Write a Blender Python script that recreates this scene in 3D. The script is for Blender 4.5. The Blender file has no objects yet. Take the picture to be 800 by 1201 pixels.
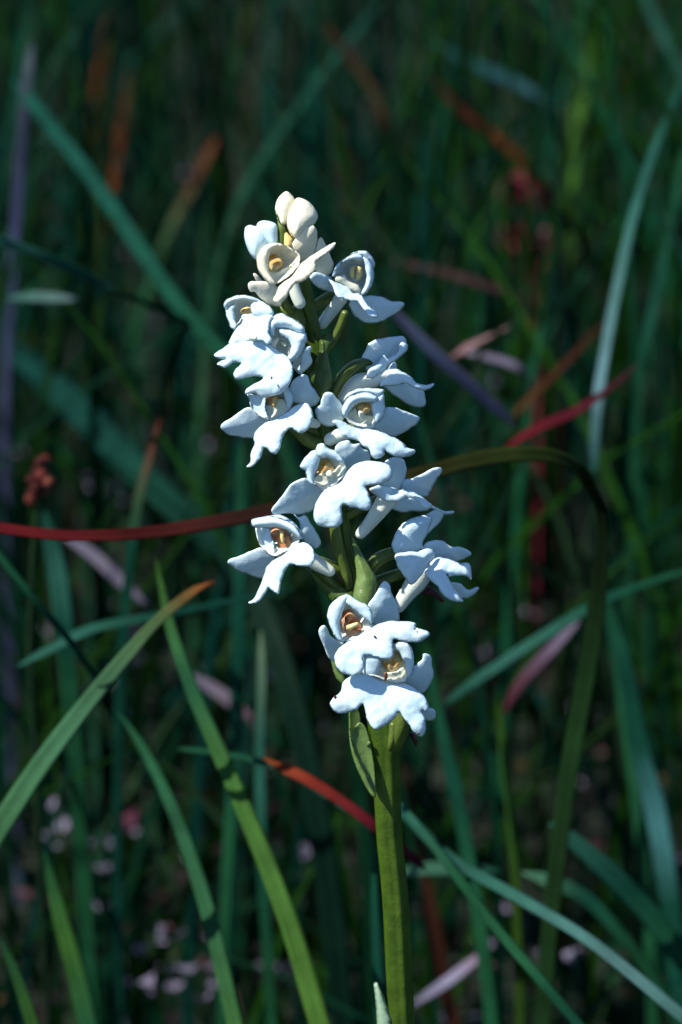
import bpy, math, random
import numpy as np
from mathutils import Vector, noise
from mathutils.geometry import delaunay_2d_cdt

random.seed(7)
rng = np.random.default_rng(7)
scn = bpy.context.scene
COL = scn.collection

# ------------------------------------------------------------------ camera
PITCH = math.radians(22)
DIST = 0.42                 # camera to the flower spike, metres
HC = 0.20                   # height of the point the camera aims at
FW = np.array([0, math.cos(PITCH), -math.sin(PITCH)])
UP = np.array([0, math.sin(PITCH), math.cos(PITCH)])
RT = np.array([1.0, 0, 0])
CAM = np.array([0, 0, HC]) - DIST * FW
cam = bpy.data.cameras.new('camera')
cam.sensor_fit = 'VERTICAL'
cam.sensor_height = 36
cam.lens = 36 * DIST / 0.1201
cam.clip_start = 0.01
cam.clip_end = 500
cam.dof.use_dof = True
cam.dof.focus_distance = DIST - 0.005
cam.dof.aperture_fstop = 26
cam.dof.aperture_blades = 7
cam_o = bpy.data.objects.new('camera', cam)
COL.objects.link(cam_o)
cam_o.location = CAM
cam_o.rotation_euler = (math.pi / 2 - PITCH, 0, 0)
scn.camera = cam_o

# ------------------------------------------------------------------ light
TO_SUN = Vector((-0.58, -0.17, 0.82)).normalized()
EL = math.asin(TO_SUN.z)
AZ = math.atan2(TO_SUN.x, TO_SUN.y)
w = bpy.data.worlds.new('World')
scn.world = w
w.use_nodes = True
nt = w.node_tree
sky = nt.nodes.new('ShaderNodeTexSky')
sky.sky_type = 'NISHITA'
sky.sun_disc = False
sky.sun_elevation = EL
sky.sun_rotation = AZ
bg = nt.nodes['Background']
bg.inputs['Strength'].default_value = 0.085
sky.ozone_density = 6.0
sky.dust_density = 0.3
nt.links.new(sky.outputs[0], bg.inputs['Color'])
sun = bpy.data.lights.new('sun', 'SUN')
sun.energy = 5.0
sun.angle = math.radians(0.53)
sun.color = (1.0, 0.93, 0.82)
sun_o = bpy.data.objects.new('sun', sun)
COL.objects.link(sun_o)
sun_o.rotation_euler = (-TO_SUN).to_track_quat('-Z', 'Y').to_euler()
sun_o.location = (-1, -1.2, 2.4)

vs = scn.view_settings
vs.view_transform = 'Standard'
vs.look = 'None'
vs.exposure = 0.75
vs.gamma = 1.0
vs.use_curve_mapping = False
scn.cycles.use_denoising = True

# ------------------------------------------------------------------ helpers
S = 1e-4 / DIST


def P(px, py, depth):
    """the place seen at a spot of the photograph, 'depth' metres from the lens"""
    return CAM + depth * (FW + (px - 400) * S * RT + (600.5 - py) * S * UP)


def PV(px, py, depth):
    px, py, depth = (np.asarray(a, float)[..., None] for a in (px, py, depth))
    return CAM + depth * (FW + (px - 400) * S * RT + (600.5 - py) * S * UP)


def project(p):
    v = p - CAM
    dp = v @ FW
    return 400 + (v @ RT) / dp / S, 600.5 - (v @ UP) / dp / S, dp


def axis_d(py):             # the spike leans back a little: tenths of a millimetre towards the lens
    return (600 - py) * 0.2


def mesh_obj(name, verts, faces, m, parent=None, smooth=True, cols=None, uvs=None):
    me = bpy.data.meshes.new(name)
    me.from_pydata([tuple(v) for v in verts], [], faces)
    me.update()
    if smooth:
        me.polygons.foreach_set('use_smooth', np.ones(len(me.polygons), bool))
    if cols is not None:
        a = me.color_attributes.new('tint', 'FLOAT_COLOR', 'POINT')
        c = np.ones((len(verts), 4)); c[:, :3] = cols
        a.data.foreach_set('color', c.ravel())
    if uvs is not None:
        uv = me.uv_layers.new(name='UVMap')
        idx = np.empty(len(me.loops), int)
        me.loops.foreach_get('vertex_index', idx)
        uv.data.foreach_set('uv', np.asarray(uvs)[idx].ravel())
    if m: me.materials.append(m)
    o = bpy.data.objects.new(name, me)
    COL.objects.link(o)
    if parent: o.parent = parent
    return o


def tag(o, label, cat, group=None, kind=None):
    o['label'] = label; o['category'] = cat
    if group: o['group'] = group
    if kind: o['kind'] = kind
    return o


# ------------------------------------------------------------------ materials
def nodes(name):
    m = bpy.data.materials.new(name)
    m.use_nodes = True
    t = m.node_tree
    return m, t, t.nodes['Principled BSDF'], t.nodes['Material Output']


def ramp(t, src, stops):
    r = t.nodes.new('ShaderNodeValToRGB')
    while len(r.color_ramp.elements) < len(stops): r.color_ramp.elements.new(0.5)
    for e, (p, c) in zip(r.color_ramp.elements, stops):
        e.position = p; e.color = (*c, 1)
    t.links.new(src, r.inputs[0])
    return r.outputs[0]


def tex_noise(t, scale, detail=4, rough=0.55, vec=None):
    n = t.nodes.new('ShaderNodeTexNoise')
    n.inputs['Scale'].default_value = scale
    n.inputs['Detail'].default_value = detail
    n.inputs['Roughness'].default_value = rough
    if vec is None:
        tc = t.nodes.new('ShaderNodeTexCoord'); vec = tc.outputs['Object']
    t.links.new(vec, n.inputs['Vector'])
    return n.outputs['Fac']


def bump(t, b, h, dist, strength=1.0, prev=None):
    n = t.nodes.new('ShaderNodeBump')
    n.inputs['Distance'].default_value = dist
    n.inputs['Strength'].default_value = strength
    t.links.new(h, n.inputs['Height'])
    if prev: t.links.new(prev, n.inputs['Normal'])
    t.links.new(n.outputs[0], b.inputs['Normal'])
    return n.outputs[0]


def petal_mat(name, c0, c1, sss=0.10, rough=0.34, spec=0.5, scale=260):
    m, t, b, out = nodes(name)
    col = ramp(t, tex_noise(t, scale, 5), [(0.32, c0), (0.68, c1)])
    t.links.new(col, b.inputs['Base Color'])
    b.inputs['Roughness'].default_value = rough
    b.inputs['Specular IOR Level'].default_value = spec
    b.inputs['Subsurface Weight'].default_value = sss
    b.inputs['Subsurface Radius'].default_value = (1.0, 0.95, 0.85)
    b.inputs['Subsurface Scale'].default_value = 0.0005
    n1 = bump(t, b, tex_noise(t, 600, 2), 0.00008, 0.4)
    v = t.nodes.new('ShaderNodeTexVoronoi'); v.inputs['Scale'].default_value = 4200
    tc = t.nodes.new('ShaderNodeTexCoord'); t.links.new(tc.outputs['Object'], v.inputs['Vector'])
    bump(t, b, v.outputs['Distance'], 0.00004, 0.45, n1)
    return m


def green_mat(name, c0, c1, rough=0.35, stripe=False, scale=420, sss=0.12):
    m, t, b, out = nodes(name)
    col = ramp(t, tex_noise(t, scale, 5), [(0.3, c0), (0.7, c1)])
    t.links.new(col, b.inputs['Base Color'])
    b.inputs['Roughness'].default_value = rough
    b.inputs['Specular IOR Level'].default_value = 0.32
    b.inputs['Subsurface Weight'].default_value = sss
    b.inputs['Subsurface Radius'].default_value = (0.5, 1.0, 0.3)
    b.inputs['Subsurface Scale'].default_value = 0.0006
    n1 = bump(t, b, tex_noise(t, 900, 3), 0.00014, 0.7)
    bump(t, b, tex_noise(t, 4200, 2), 0.00005, 0.8, n1)
    return m


M = {}
M['white'] = petal_mat('petal_white', (0.50, 0.70, 0.82), (0.60, 0.77, 0.86))
M['cream'] = petal_mat('petal_cream', (0.74, 0.71, 0.54), (0.80, 0.79, 0.66))
M['hood'] = petal_mat('hood_greenish_white', (0.62, 0.70, 0.66), (0.70, 0.77, 0.74))
M['throat'] = petal_mat('throat_cream', (0.62, 0.66, 0.50), (0.76, 0.77, 0.64))
M['spur'] = petal_mat('spur_pale', (0.60, 0.68, 0.60), (0.70, 0.76, 0.70), 0.4)
M['yellow'] = petal_mat('column_yellow', (0.50, 0.24, 0.04), (0.72, 0.62, 0.34), 0.2, 0.6, 0.2, 900)
M['brown'] = petal_mat('column_brown', (0.36, 0.08, 0.025), (0.66, 0.42, 0.24), 0.1, 0.6, 0.2, 1100)
M['pollen'] = petal_mat('pollinia_gold', (0.66, 0.50, 0.16), (0.80, 0.68, 0.36), 0.2)
M['speck'] = green_mat('speck_maroon', (0.05, 0.008, 0.012), (0.09, 0.015, 0.02), 0.6)
M['wither'] = green_mat('withered_maroon', (0.030, 0.006, 0.010), (0.08, 0.015, 0.02), 0.6)
M['stem'] = green_mat('stem_green', (0.024, 0.056, 0.002), (0.055, 0.105, 0.006), 0.42)
M['ovary'] = green_mat('ovary_green', (0.050, 0.083, 0.012), (0.101, 0.144, 0.025), 0.32)
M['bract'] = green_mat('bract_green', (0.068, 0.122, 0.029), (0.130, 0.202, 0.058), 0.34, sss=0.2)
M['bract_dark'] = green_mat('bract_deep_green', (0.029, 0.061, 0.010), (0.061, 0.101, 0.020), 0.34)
M['leaf_tip'] = green_mat('leaf_grey_green', (0.16, 0.26, 0.17), (0.25, 0.36, 0.26), 0.4)


def blade_mat():
    m, t, b, out = nodes('grass_leaf')
    at = t.nodes.new('ShaderNodeAttribute'); at.attribute_name = 'tint'
    uv = t.nodes.new('ShaderNodeUVMap')
    mp = t.nodes.new('ShaderNodeMapping'); mp.inputs['Scale'].default_value = (9, 1.2, 1)
    t.links.new(uv.outputs[0], mp.inputs[0])
    st = tex_noise(t, 1.6, 4, 0.6, mp.outputs[0])
    bl = tex_noise(t, 130, 4)
    mx = t.nodes.new('ShaderNodeMath'); mx.operation = 'ADD'
    t.links.new(st, mx.inputs[0]); t.links.new(bl, mx.inputs[1])
    mr = t.nodes.new('ShaderNodeMapRange')
    mr.inputs['From Min'].default_value = 0.65; mr.inputs['From Max'].default_value = 1.35
    mr.inputs['To Min'].default_value = 0.55; mr.inputs['To Max'].default_value = 1.45
    t.links.new(mx.outputs[0], mr.inputs[0])
    vm = t.nodes.new('ShaderNodeVectorMath'); vm.operation = 'SCALE'
    t.links.new(at.outputs['Color'], vm.inputs[0]); t.links.new(mr.outputs[0], vm.inputs['Scale'])
    t.links.new(vm.outputs[0], b.inputs['Base Color'])
    b.inputs['Roughness'].default_value = 0.5
    b.inputs['Specular IOR Level'].default_value = 0.03
    bump(t, b, st, 0.0003, 0.6)
    tr = t.nodes.new('ShaderNodeBsdfTranslucent')
    t.links.new(vm.outputs[0], tr.inputs['Color'])
    mix = t.nodes.new('ShaderNodeMixShader'); mix.inputs[0].default_value = 0.25
    t.links.new(b.outputs[0], mix.inputs[1]); t.links.new(tr.outputs[0], mix.inputs[2])
    t.links.new(mix.outputs[0], out.inputs['Surface'])
    return m


M['blade'] = blade_mat()


def ground_mat():
    m, t, b, out = nodes('peaty_ground')
    c = ramp(t, tex_noise(t, 38, 8, 0.65), [(0.30, (0.004, 0.005, 0.004)), (0.50, (0.004, 0.012, 0.006)),
                                            (0.62, (0.005, 0.020, 0.010)), (0.8, (0.014, 0.013, 0.011))])
    t.links.new(c, b.inputs['Base Color'])
    b.inputs['Roughness'].default_value = 0.9
    bump(t, b, tex_noise(t, 160, 6, 0.7), 0.006, 0.8)
    return m


M['ground'] = ground_mat()

# ------------------------------------------------------------------ ground
gx = np.concatenate([-np.geomspace(300, 3, 18), np.linspace(-2.6, 2.6, 70), np.geomspace(3, 300, 18)])
gy = np.concatenate([-np.geomspace(300, 2.2, 16), np.linspace(-1.8, 4.0, 80), np.geomspace(4.4, 300, 18)])
X, Y = np.meshgrid(gx, gy)
Zg = np.zeros_like(X)


def ground_z(x, y):
    return 0.014 * noise.noise((x * 3.1, y * 3.1, 0.3)) + 0.008 * noise.noise((x * 9, y * 9, 4.0)) - 0.01


for i in range(X.shape[0]):
    for j in range(X.shape[1]):
        Zg[i, j] = ground_z(X[i, j], Y[i, j])
gv = np.stack([X, Y, Zg], -1).reshape(-1, 3)
nx_ = len(gx)
gf = [(i * nx_ + j, i * nx_ + j + 1, (i + 1) * nx_ + j + 1, (i + 1) * nx_ + j)
      for i in range(len(gy) - 1) for j in range(nx_ - 1)]
g = mesh_obj('ground', gv, gf, M['ground'])
g['kind'] = 'structure'; g['label'] = 'dark peaty meadow ground under the grass'; g['category'] = 'ground'


# ------------------------------------------------------------------ shapes
def catmull(pts, step, closed=True):
    p = np.asarray(pts, float)
    n = len(p)
    out = []
    for i in range(n if closed else n - 1):
        if closed:
            a, b, c, d = p[(i - 1) % n], p[i], p[(i + 1) % n], p[(i + 2) % n]
        else:
            a, b, c, d = p[max(i - 1, 0)], p[i], p[i + 1], p[min(i + 2, n - 1)]
        k = max(1, int(round(np.linalg.norm((c - b)[:2]) / step)))
        for j in range(k):
            s = j / k
            out.append(0.5 * (2 * b + (c - a) * s + (2 * a - 5 * b + 4 * c - d) * s * s + (3 * b - a - 3 * c + d) * s ** 3))
    if not closed: out.append(p[-1])
    return np.array(out)


def nz(x, y, s):
    return noise.noise((x, y, s))


def patch_verts(outline, dfun, T=2.0, bulge=0.0, rad=None, ripple=1.2, wave=17.0, step=1.6, grid=2.4, seed=0.0, edge=4.0):
    """a petal-like body: traced rim, smooth depth, thin rounded edge; depth in tenths of a millimetre"""
    o = catmull(outline, step)
    if ripple > 1: o = o + np.array([(.9 * nz(x / 8, y / 8, seed + 3), .9 * nz(x / 8, y / 8, seed + 5)) for x, y in o])
    lo, hi = o.min(0), o.max(0)
    xs = np.arange(lo[0] + grid * .5, hi[0], grid)
    ys = np.arange(lo[1] + grid * .5, hi[1], grid * .87)
    gp = np.array([(x + (grid * .5 if k % 2 else 0), y) for k, y in enumerate(ys) for x in xs])
    # inside test
    a, b = o, np.roll(o, -1, 0)
    if len(gp):
        px, py = gp[:, :1], gp[:, 1:]
        cond = (a[:, 1] > py) != (b[:, 1] > py)
        with np.errstate(divide='ignore', invalid='ignore'):
            xi = (b[:, 0] - a[:, 0]) * (py - a[:, 1]) / (b[:, 1] - a[:, 1]) + a[:, 0]
        ins = (np.sum(cond & (px < xi), 1) % 2) == 1
        dist = np.sqrt(((gp[:, None] - o[None]) ** 2).sum(-1)).min(1)
        gp = gp[ins & (dist > grid * .45)]
    allp = np.concatenate([o, gp]) if len(gp) else o
    n = len(o)
    vo, _, fo, *_ = delaunay_2d_cdt([Vector(p) for p in allp], [], [list(range(n))], 1, 1e-4)
    v = np.array([tuple(q) for q in vo])
    td = np.sqrt(((v[:, None] - o[None]) ** 2).sum(-1)).min(1)
    td[td < 0.02] = 0
    R = rad or max(td.max(), 1.0)
    t = np.clip(td / R, 0, 1)
    te = np.clip(td / min(edge, R), 0, 1)
    d = np.array([dfun(x, y) for x, y in v])
    rp = np.array([ripple * (nz(x / wave, y / wave, seed) + .4 * nz(x / 6.5, y / 6.5, seed + 9)) for x, y in v])
    d = d + rp + bulge * (1 - (1 - t) ** 2)
    h = T * np.sqrt(np.clip(1 - (1 - te) ** 2, 0, 1))
    if edge >= 50: h = T * np.sqrt(np.clip(1 - (1 - t) ** 2, 0, 1))
    top = PV(v[:, 0], v[:, 1], DIST - (d + h) * 1e-4)
    bot = PV(v[:, 0], v[:, 1], DIST - (d - h) * 1e-4)
    rim = td <= 0
    m = len(v)
    bi = np.arange(m); k = m
    for i in range(m):
        if not rim[i]:
            bi[i] = k; k += 1
    verts = np.concatenate([top, bot[~rim]])
    faces = []
    for f in fo:
        p0, p1, p2 = (v[q] for q in f[:3])
        area = (p1[0] - p0[0]) * (p2[1] - p0[1]) - (p1[1] - p0[1]) * (p2[0] - p0[0])
        f = list(f) if area < 0 else list(f)[::-1]      # image y runs down
        faces.append(tuple(f))
        bf = [int(bi[q]) for q in f][::-1]
        if not all(rim[q] for q in f): faces.append(tuple(bf))
    return verts, faces


def tube(pts, radii, seg=14, cap=True, lobes=None):
    pts = np.asarray(pts, float)
    n = len(pts)
    tg = np.gradient(pts, axis=0)
    tg /= np.linalg.norm(tg, axis=1)[:, None]
    ref = -FW
    verts, faces = [], []
    for i in range(n):
        s = np.cross(tg[i], ref); s /= np.linalg.norm(s)
        q = np.cross(s, tg[i])
        for k in range(seg):
            a = 2 * math.pi * k / seg
            r = radii[i] * (lobes(a, i / n) if lobes else 1)
            verts.append(pts[i] + r * (math.cos(a) * s + math.sin(a) * q))
    for i in range(n - 1):
        for k in range(seg):
            k2 = (k + 1) % seg
            faces.append((i * seg + k, i * seg + k2, (i + 1) * seg + k2, (i + 1) * seg + k))
    if cap:
        faces.append(tuple(range(seg))[::-1])
        faces.append(tuple((n - 1) * seg + k for k in range(seg)))
    return np.array(verts), faces


def tube_px(path, seg=14, lobes=None, round_end=False, step=2.5):
    """path of (px, py, d, radius) in photo pixels / tenths of a millimetre"""
    c = catmull(path, step, closed=False)
    if round_end:
        e, q = c[-1], c[-1] - c[-2]
        q = q / (np.linalg.norm(q[:3]) + 1e-9)
        extra = []
        for a in (25, 50, 70, 83):
            r = e[3] * math.cos(math.radians(a)); l = e[3] * math.sin(math.radians(a))
            extra.append([e[0] + q[0] * l, e[1] + q[1] * l, e[2] + q[2] * l, r])
        c = np.concatenate([c, extra])
    pts = PV(c[:, 0], c[:, 1], DIST - c[:, 2] * 1e-4)
    return tube(pts, c[:, 3] * 1e-4, seg, True, lobes)


# zoom frames in which the outlines were measured: corner and magnification
ZF = dict(A=(280, 215, 6.667), B=(360, 280, 6.667), C=(245, 330, 5.714), D=(255, 430, 6.154), E=(360, 440, 5.714),
          F=(385, 380, 6.154), G=(310, 500, 5.0), H=(400, 520, 5.714), I=(260, 590, 5.714), J=(430, 590, 5.714),
          K=(365, 675, 5.333), L=(375, 740, 5.333), M=(340, 600, 5.714), N=(390, 830, 7.273), O=(420, 1060, 8.0),
          P=(330, 360, 7.51), U=(0, 0, 1.0))


def z2(fr, pts):
    x0, y0, s = ZF[fr]
    return [(x0 + p[0] / s, y0 + p[1] / s) for p in pts]


def pl(s):
    """'x,y x,y' to a point list"""
    return [tuple(float(c) for c in q.split(',')) for q in s.split()]


# ------------------------------------------------------------------ the orchid
STEM = [(534, 2600, 19), (520, 2100, 19), (500, 1640, 17.5), (482, 1400, 16.5), (470.5, 1200, 15.5), (463.5, 1060, 15.2), (456, 980, 15),
        (452.5, 900, 16), (451, 868, 18), (443, 820, 16), (432, 760, 14), (419, 700, 12.5), (403, 640, 11.5), (393, 580, 11),
        (384, 510, 10), (376, 440, 9), (368, 390, 8), (359, 345, 7.2), (349, 300, 6), (342, 268, 4.5), (340, 250, 3)]


def stem_x(py):
    ys = [s[1] for s in STEM][::-1]; xs = [s[0] for s in STEM][::-1]
    return float(np.interp(py, ys, xs))


base_pt = P(534, 2600, DIST - axis_d(2600) * 1e-4)
B0 = Vector(base_pt)
orchid = bpy.data.objects.new('orchid', None)
COL.objects.link(orchid)
orchid.location = B0
orchid.empty_display_size = 0.01
tag(orchid, 'white orchid with tiers of three-lobed flowers on one thick green stem', 'orchid')


def part(name, vf, m, parent=orchid, origin=None):
    v, f = vf
    o_ = np.array(origin if origin is not None else B0)
    return mesh_obj(name, v - o_, f, m, parent)


def ridges(a, s):
    return 1 + 0.075 * math.cos(5 * a + 0.6) + 0.03 * math.cos(9 * a + 2) + .02 * math.sin(2 * a + 5 * s)


stem = part('stem', tube_px([(x, y, axis_d(y), r) for x, y, r in STEM], 40, ridges, step=6), M['stem'])


def free_patch(name, fr, outline, m, d0, slope=(0, 0), parent=orchid, **kw):
    o = z2(fr, outline)
    cx, cy = np.mean(o, 0)
    dd = d0 + axis_d(cy)
    return part(name, patch_verts(o, lambda x, y: dd + slope[0] * (x - cx) + slope[1] * (y - cy), seed=cx * .13, **kw), m, parent)


# bracts and green pieces, d0 measured from the stem's axis
def bract(fr, s, d0, slope=(0, 0), m='bract', bulge=4, T=1.0, **kw):
    return free_patch('bract', fr, pl(s), M[m], d0, slope, bulge=bulge, T=T, step=1.2, grid=1.7, edge=3.0, ripple=.8, **kw)


bract('M', '405,180 425,178 450,220 500,310 560,400 585,470 570,560 540,660 470,690 420,600 432,500 443,430 430,320 412,230', 24, (0, .15), bulge=7)
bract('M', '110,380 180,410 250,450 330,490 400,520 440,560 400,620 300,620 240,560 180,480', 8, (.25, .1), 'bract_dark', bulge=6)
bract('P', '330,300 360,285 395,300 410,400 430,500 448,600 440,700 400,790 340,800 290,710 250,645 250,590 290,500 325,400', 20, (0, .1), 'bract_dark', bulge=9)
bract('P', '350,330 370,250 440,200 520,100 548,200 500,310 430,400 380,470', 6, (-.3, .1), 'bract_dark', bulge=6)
bract('C', '470,150 530,190 600,150 650,240 645,320 610,330 560,260 490,220', 6, (.1, .1), 'ovary', bulge=6)
bract('A', '285,212 300,222 322,300 350,320 372,350 372,420 360,500 300,490 298,380 300,300', 6, (.1, 0), 'ovary', bulge=5)
bract('A', '345,385 368,375 400,400 432,440 425,500 375,520 345,490', 10, (0, 0), 'pollen', bulge=5)
bract('K', '120,500 160,520 175,590 215,640 215,700 160,650 135,590', 30, (0, 0), 'bract', bulge=3)
lowb = bract('N', '165,220 190,170 235,125 285,170 303,230 322,300 342,400 357,500 366,640 366,750 340,710 290,590 230,460 180,350', 20, (-.1, 0), bulge=-4)
bract('N', '138,10 150,0 162,120 158,220 180,330 225,440 285,560 335,680 372,745 345,768 290,690 215,545 165,400 142,250', 25, (.1, 0), bulge=2)
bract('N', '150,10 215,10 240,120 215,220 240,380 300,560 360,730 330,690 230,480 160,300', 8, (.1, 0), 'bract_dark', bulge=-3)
leaf = free_patch('stem_leaf', 'O', pl('150,740 163,730 180,738 212,790 262,930 308,1090 345,1300 380,1700 390,2300 300,2700 200,2300 180,1700 182,1180 170,980 152,800'),
                  M['leaf_tip'], 18, (.1, 0), bulge=3, T=2, grid=4)


def seed_swelling(fr, pts, m='ovary', name='ovary', seg=16):
    x0, y0, s = ZF[fr]
    path = []
    for (x, y, d, r) in pts:
        px, py = x0 + x / s, y0 + y / s
        path.append((px, py, d + axis_d(py), r / s))
    return part(name, tube_px(path, seg, lambda a, u: 1 + .07 * math.cos(3 * a + 4 * u), True), M[m])


seed_swelling('N', [(500, 400, 4, 25), (525, 340, 10, 55), (560, 240, 14, 75), (585, 130, 16, 80), (590, 20, 16, 78)])
seed_swelling('N', [(490, 380, 12, 14), (500, 330, 17, 34), (515, 240, 19, 36), (515, 150, 18, 32)])
seed_swelling('N', [(300, 330, 14, 10), (312, 305, 20, 20)], 'bract', 'node')
seed_swelling('F', [(20, 560, 4, 22), (60, 460, 4, 36), (115, 370, 0, 44), (190, 305, -8, 40), (260, 280, -20, 34), (320, 270, -30, 26)])
seed_swelling('J', [(-80, 560, 2, 30), (0, 470, 4, 44), (80, 380, 6, 48), (200, 330, 6, 40)])
seed_swelling('D', [(860, 600, 0, 30), (760, 560, 6, 50), (660, 530, 10, 52), (560, 440, 14, 44), (470, 390, 18, 36)])
seed_swelling('M', [(400, 560, 10, 20), (385, 440, 14, 34), (345, 300, 16, 38), (310, 150, 18, 38), (300, 40, 18, 34)])
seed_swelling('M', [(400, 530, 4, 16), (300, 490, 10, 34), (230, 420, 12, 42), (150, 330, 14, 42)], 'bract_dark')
seed_swelling('P', [(330, 420, 2, 20), (420, 330, 6, 32), (500, 210, 8, 34), (560, 60, 10, 34)])
seed_swelling('A', [(500, 1060, 4, 20), (400, 990, 10, 32), (360, 930, 14, 34), (345, 880, 14, 30)])
seed_swelling('K', [(480, 300, -4, 30), (330, 260, 10, 40), (260, 230, 26, 40)])

fl_count = 0


def flower(fr, throat, D0, sl, parts, spur=None, cream=False):
    """throat in zoom coordinates; D0 tenths of mm in front of the stem axis; sl = tilt of the whole flower"""
    global fl_count
    fl_count += 1
    (tx, ty), = z2(fr, [throat])
    D0 = D0 + axis_d(ty)
    org = P(tx, ty, DIST - D0 * 1e-4)
    sy_ = ty + 34
    sx_ = stem_x(sy_)
    ov = tube_px([(sx_, sy_, axis_d(sy_) - 2, 5), (.6 * sx_ + .4 * tx, ty + 20, .5 * axis_d(sy_) + .5 * (D0 - 24), 7), (tx, ty + 4, D0 - 24, 6)], 12)
    fo = mesh_obj('flower', ov[0] - org, ov[1], M['ovary'], orchid)
    fo.location = Vector(org) - B0

    def add(name, kind, pts, o=None, **kw):
        f2 = kw.pop('fr', fr)
        out = z2(f2, pts)
        off = kw.pop('off', None); ex = kw.pop('ex', (0, 0)); mat_ = kw.pop('m', None)
        cx, cy = np.mean(out, 0)
        wm = 'cream' if cream else 'white'
        dflt = dict(bowl=(6, -24, .9, 'cream' if cream else 'hood'), rim=(11, 2.8, .8, wm), lip=(7, 3.5, .9, wm), sepal=(-7, 2.2, .8, wm), back=(-16, 2.2, .8, wm),
                    column=(-3, 0, 3.2, 'yellow'), throat=(-1, -5, 1.5, 'throat'), pollinia=(5, 0, 3, 'pollen'))[kind]
        base, blg, T, mm = dflt
        base = base if off is None else off
        blg = kw.pop('bulge', blg)
        args = dict(T=kw.pop('T', T), bulge=blg, seed=tx * .37 + ty * .11 + len(name))
        if kind == 'lip': args.update(rad=14.0, ripple=2.2, wave=19.0)
        if kind in ('column', 'pollinia'): args.update(edge=60, grid=1.6, step=1.2)
        if kind == 'column': args.update(ripple=2.6, wave=7.0)
        ax, ay = cx - tx, cy - ty
        al = math.hypot(ax, ay) + 1e-6
        ax, ay = ax / al, ay / al
        crease = kw.pop('crease', {'sepal': .12, 'back': .12, 'lip': .12}.get(kind, 0))
        args.update(kw)

        def df(x, y):
            dx, dy = x - tx, y - ty
            r = math.hypot(dx, dy)
            d = D0 + base + sl[0] * dx + sl[1] * dy + ex[0] * (x - cx) + ex[1] * (y - cy)
            if kind == 'lip': d += 0.62 * r - 0.0050 * r * r
            if kind in ('sepal', 'back'): d += -0.0022 * r * r - 0.7 * (y - cy) + (-.35 if cx < tx else -.1) * (x - cx)
            if crease:
                sd = (x - tx) * ay - (y - ty) * ax
                d -= crease * (math.sqrt(sd * sd + 5) - 2.2)
            if kind == 'bowl': d -= 0.16 * dy
            if kind == 'rim': d -= 0.12 * dy
            return d
        v, f = patch_verts(out, df, **args)
        return mesh_obj(name, v - org, f, M[mat_ or mm], fo)

    for p in parts:
        add(p[0], p[1], pl(p[2]), **(p[3] if len(p) > 3 else {}))
    if spur:
        x0, y0, s = ZF[fr]
        path = [(x0 + x / s, y0 + y / s, D0 + d, r / s) for x, y, d, r in spur]
        v, f = tube_px(path, 16, None, True)
        mesh_obj('spur', v - org, f, M['spur'], fo)
    return fo, org


def bud(fr, outlines, d0, m='cream'):
    for k, s in enumerate(outlines):
        o = z2(fr, pl(s))
        cx, cy = np.mean(o, 0)
        dd = d0 + axis_d(cy)
        half = min(np.ptp(np.array(o)[:, 0]), np.ptp(np.array(o)[:, 1])) * .46
        vf = patch_verts(o, lambda x, y: dd, T=half, edge=60, ripple=.8, grid=2.0, step=1.5, seed=cx)
        if k == 0: b = part('bud', vf, M[m])
        else: mesh_obj('petal', vf[0] - np.array(B0), vf[1], M[m], b)


bud('A', ['285,190 300,130 335,85 375,62 415,90 440,130 430,190 400,250 372,318 335,324 310,270 290,225'], 0)
bud('A', ['460,112 500,118 550,145 595,195 620,255 605,300 575,340 530,380 480,420 440,430 405,400 380,340 375,280 390,220 420,165 440,130'], 8)
bud('A', ['45,370 55,340 90,325 130,335 185,335 235,420 225,490 180,540 135,595 95,560 65,500 45,430',
          '140,330 160,300 200,290 250,298 295,320 308,370 305,470 250,490 195,440 155,385'], 8, 'white')

# flower under the buds
flower('A', (330, 650), 26, (.15, .0), [
    ('hood', 'bowl', '150,610 165,560 205,510 250,478 310,466 370,485 430,520 475,560 480,620 450,670 400,720 340,765 290,785 245,765 205,720 170,670'),
    ('petal', 'rim', '135,610 150,560 190,500 250,468 300,463 345,478 300,495 262,515 243,570 234,640 247,710 292,775 280,802 230,778 188,732 153,682'),
    ('column', 'column', '235,620 245,570 290,555 330,580 345,630 320,670 270,680 240,660'),
    ('throat', 'throat', '240,690 300,690 370,650 430,640 440,660 400,710 340,765 290,765 255,735'),
    ('petal', 'sepal', '405,505 430,450 470,390 520,340 570,325 600,350 615,410 610,490 585,560 520,600 480,620 440,570', {'off': -6}),
    ('lateral_sepal', 'back', '620,450 640,420 662,432 680,480 720,560 740,640 715,710 660,720 600,690 590,620 600,520', {'off': -18}),
    ('lip', 'lip', '756,463 740,510 690,550 640,590 612,610 605,660 570,715 510,760 440,790 400,840 380,890 340,925 300,942 268,912 285,870 310,810 350,770 420,720 470,650 520,600 580,560 650,510 710,480'),
    ('lateral_sepal', 'sepal', '70,800 90,770 140,765 220,765 280,790 340,850 370,900 330,960 250,955 190,915 145,870 120,850 90,847', {'off': 0, 'ex': (0, .3)}),
    ('petal', 'back', '112,705 135,700 170,740 185,775 145,775 120,735'),
], spur=[(420, 760, -4, 40), (445, 860, -6, 46), (478, 935, -8, 46)], cream=True)

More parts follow.
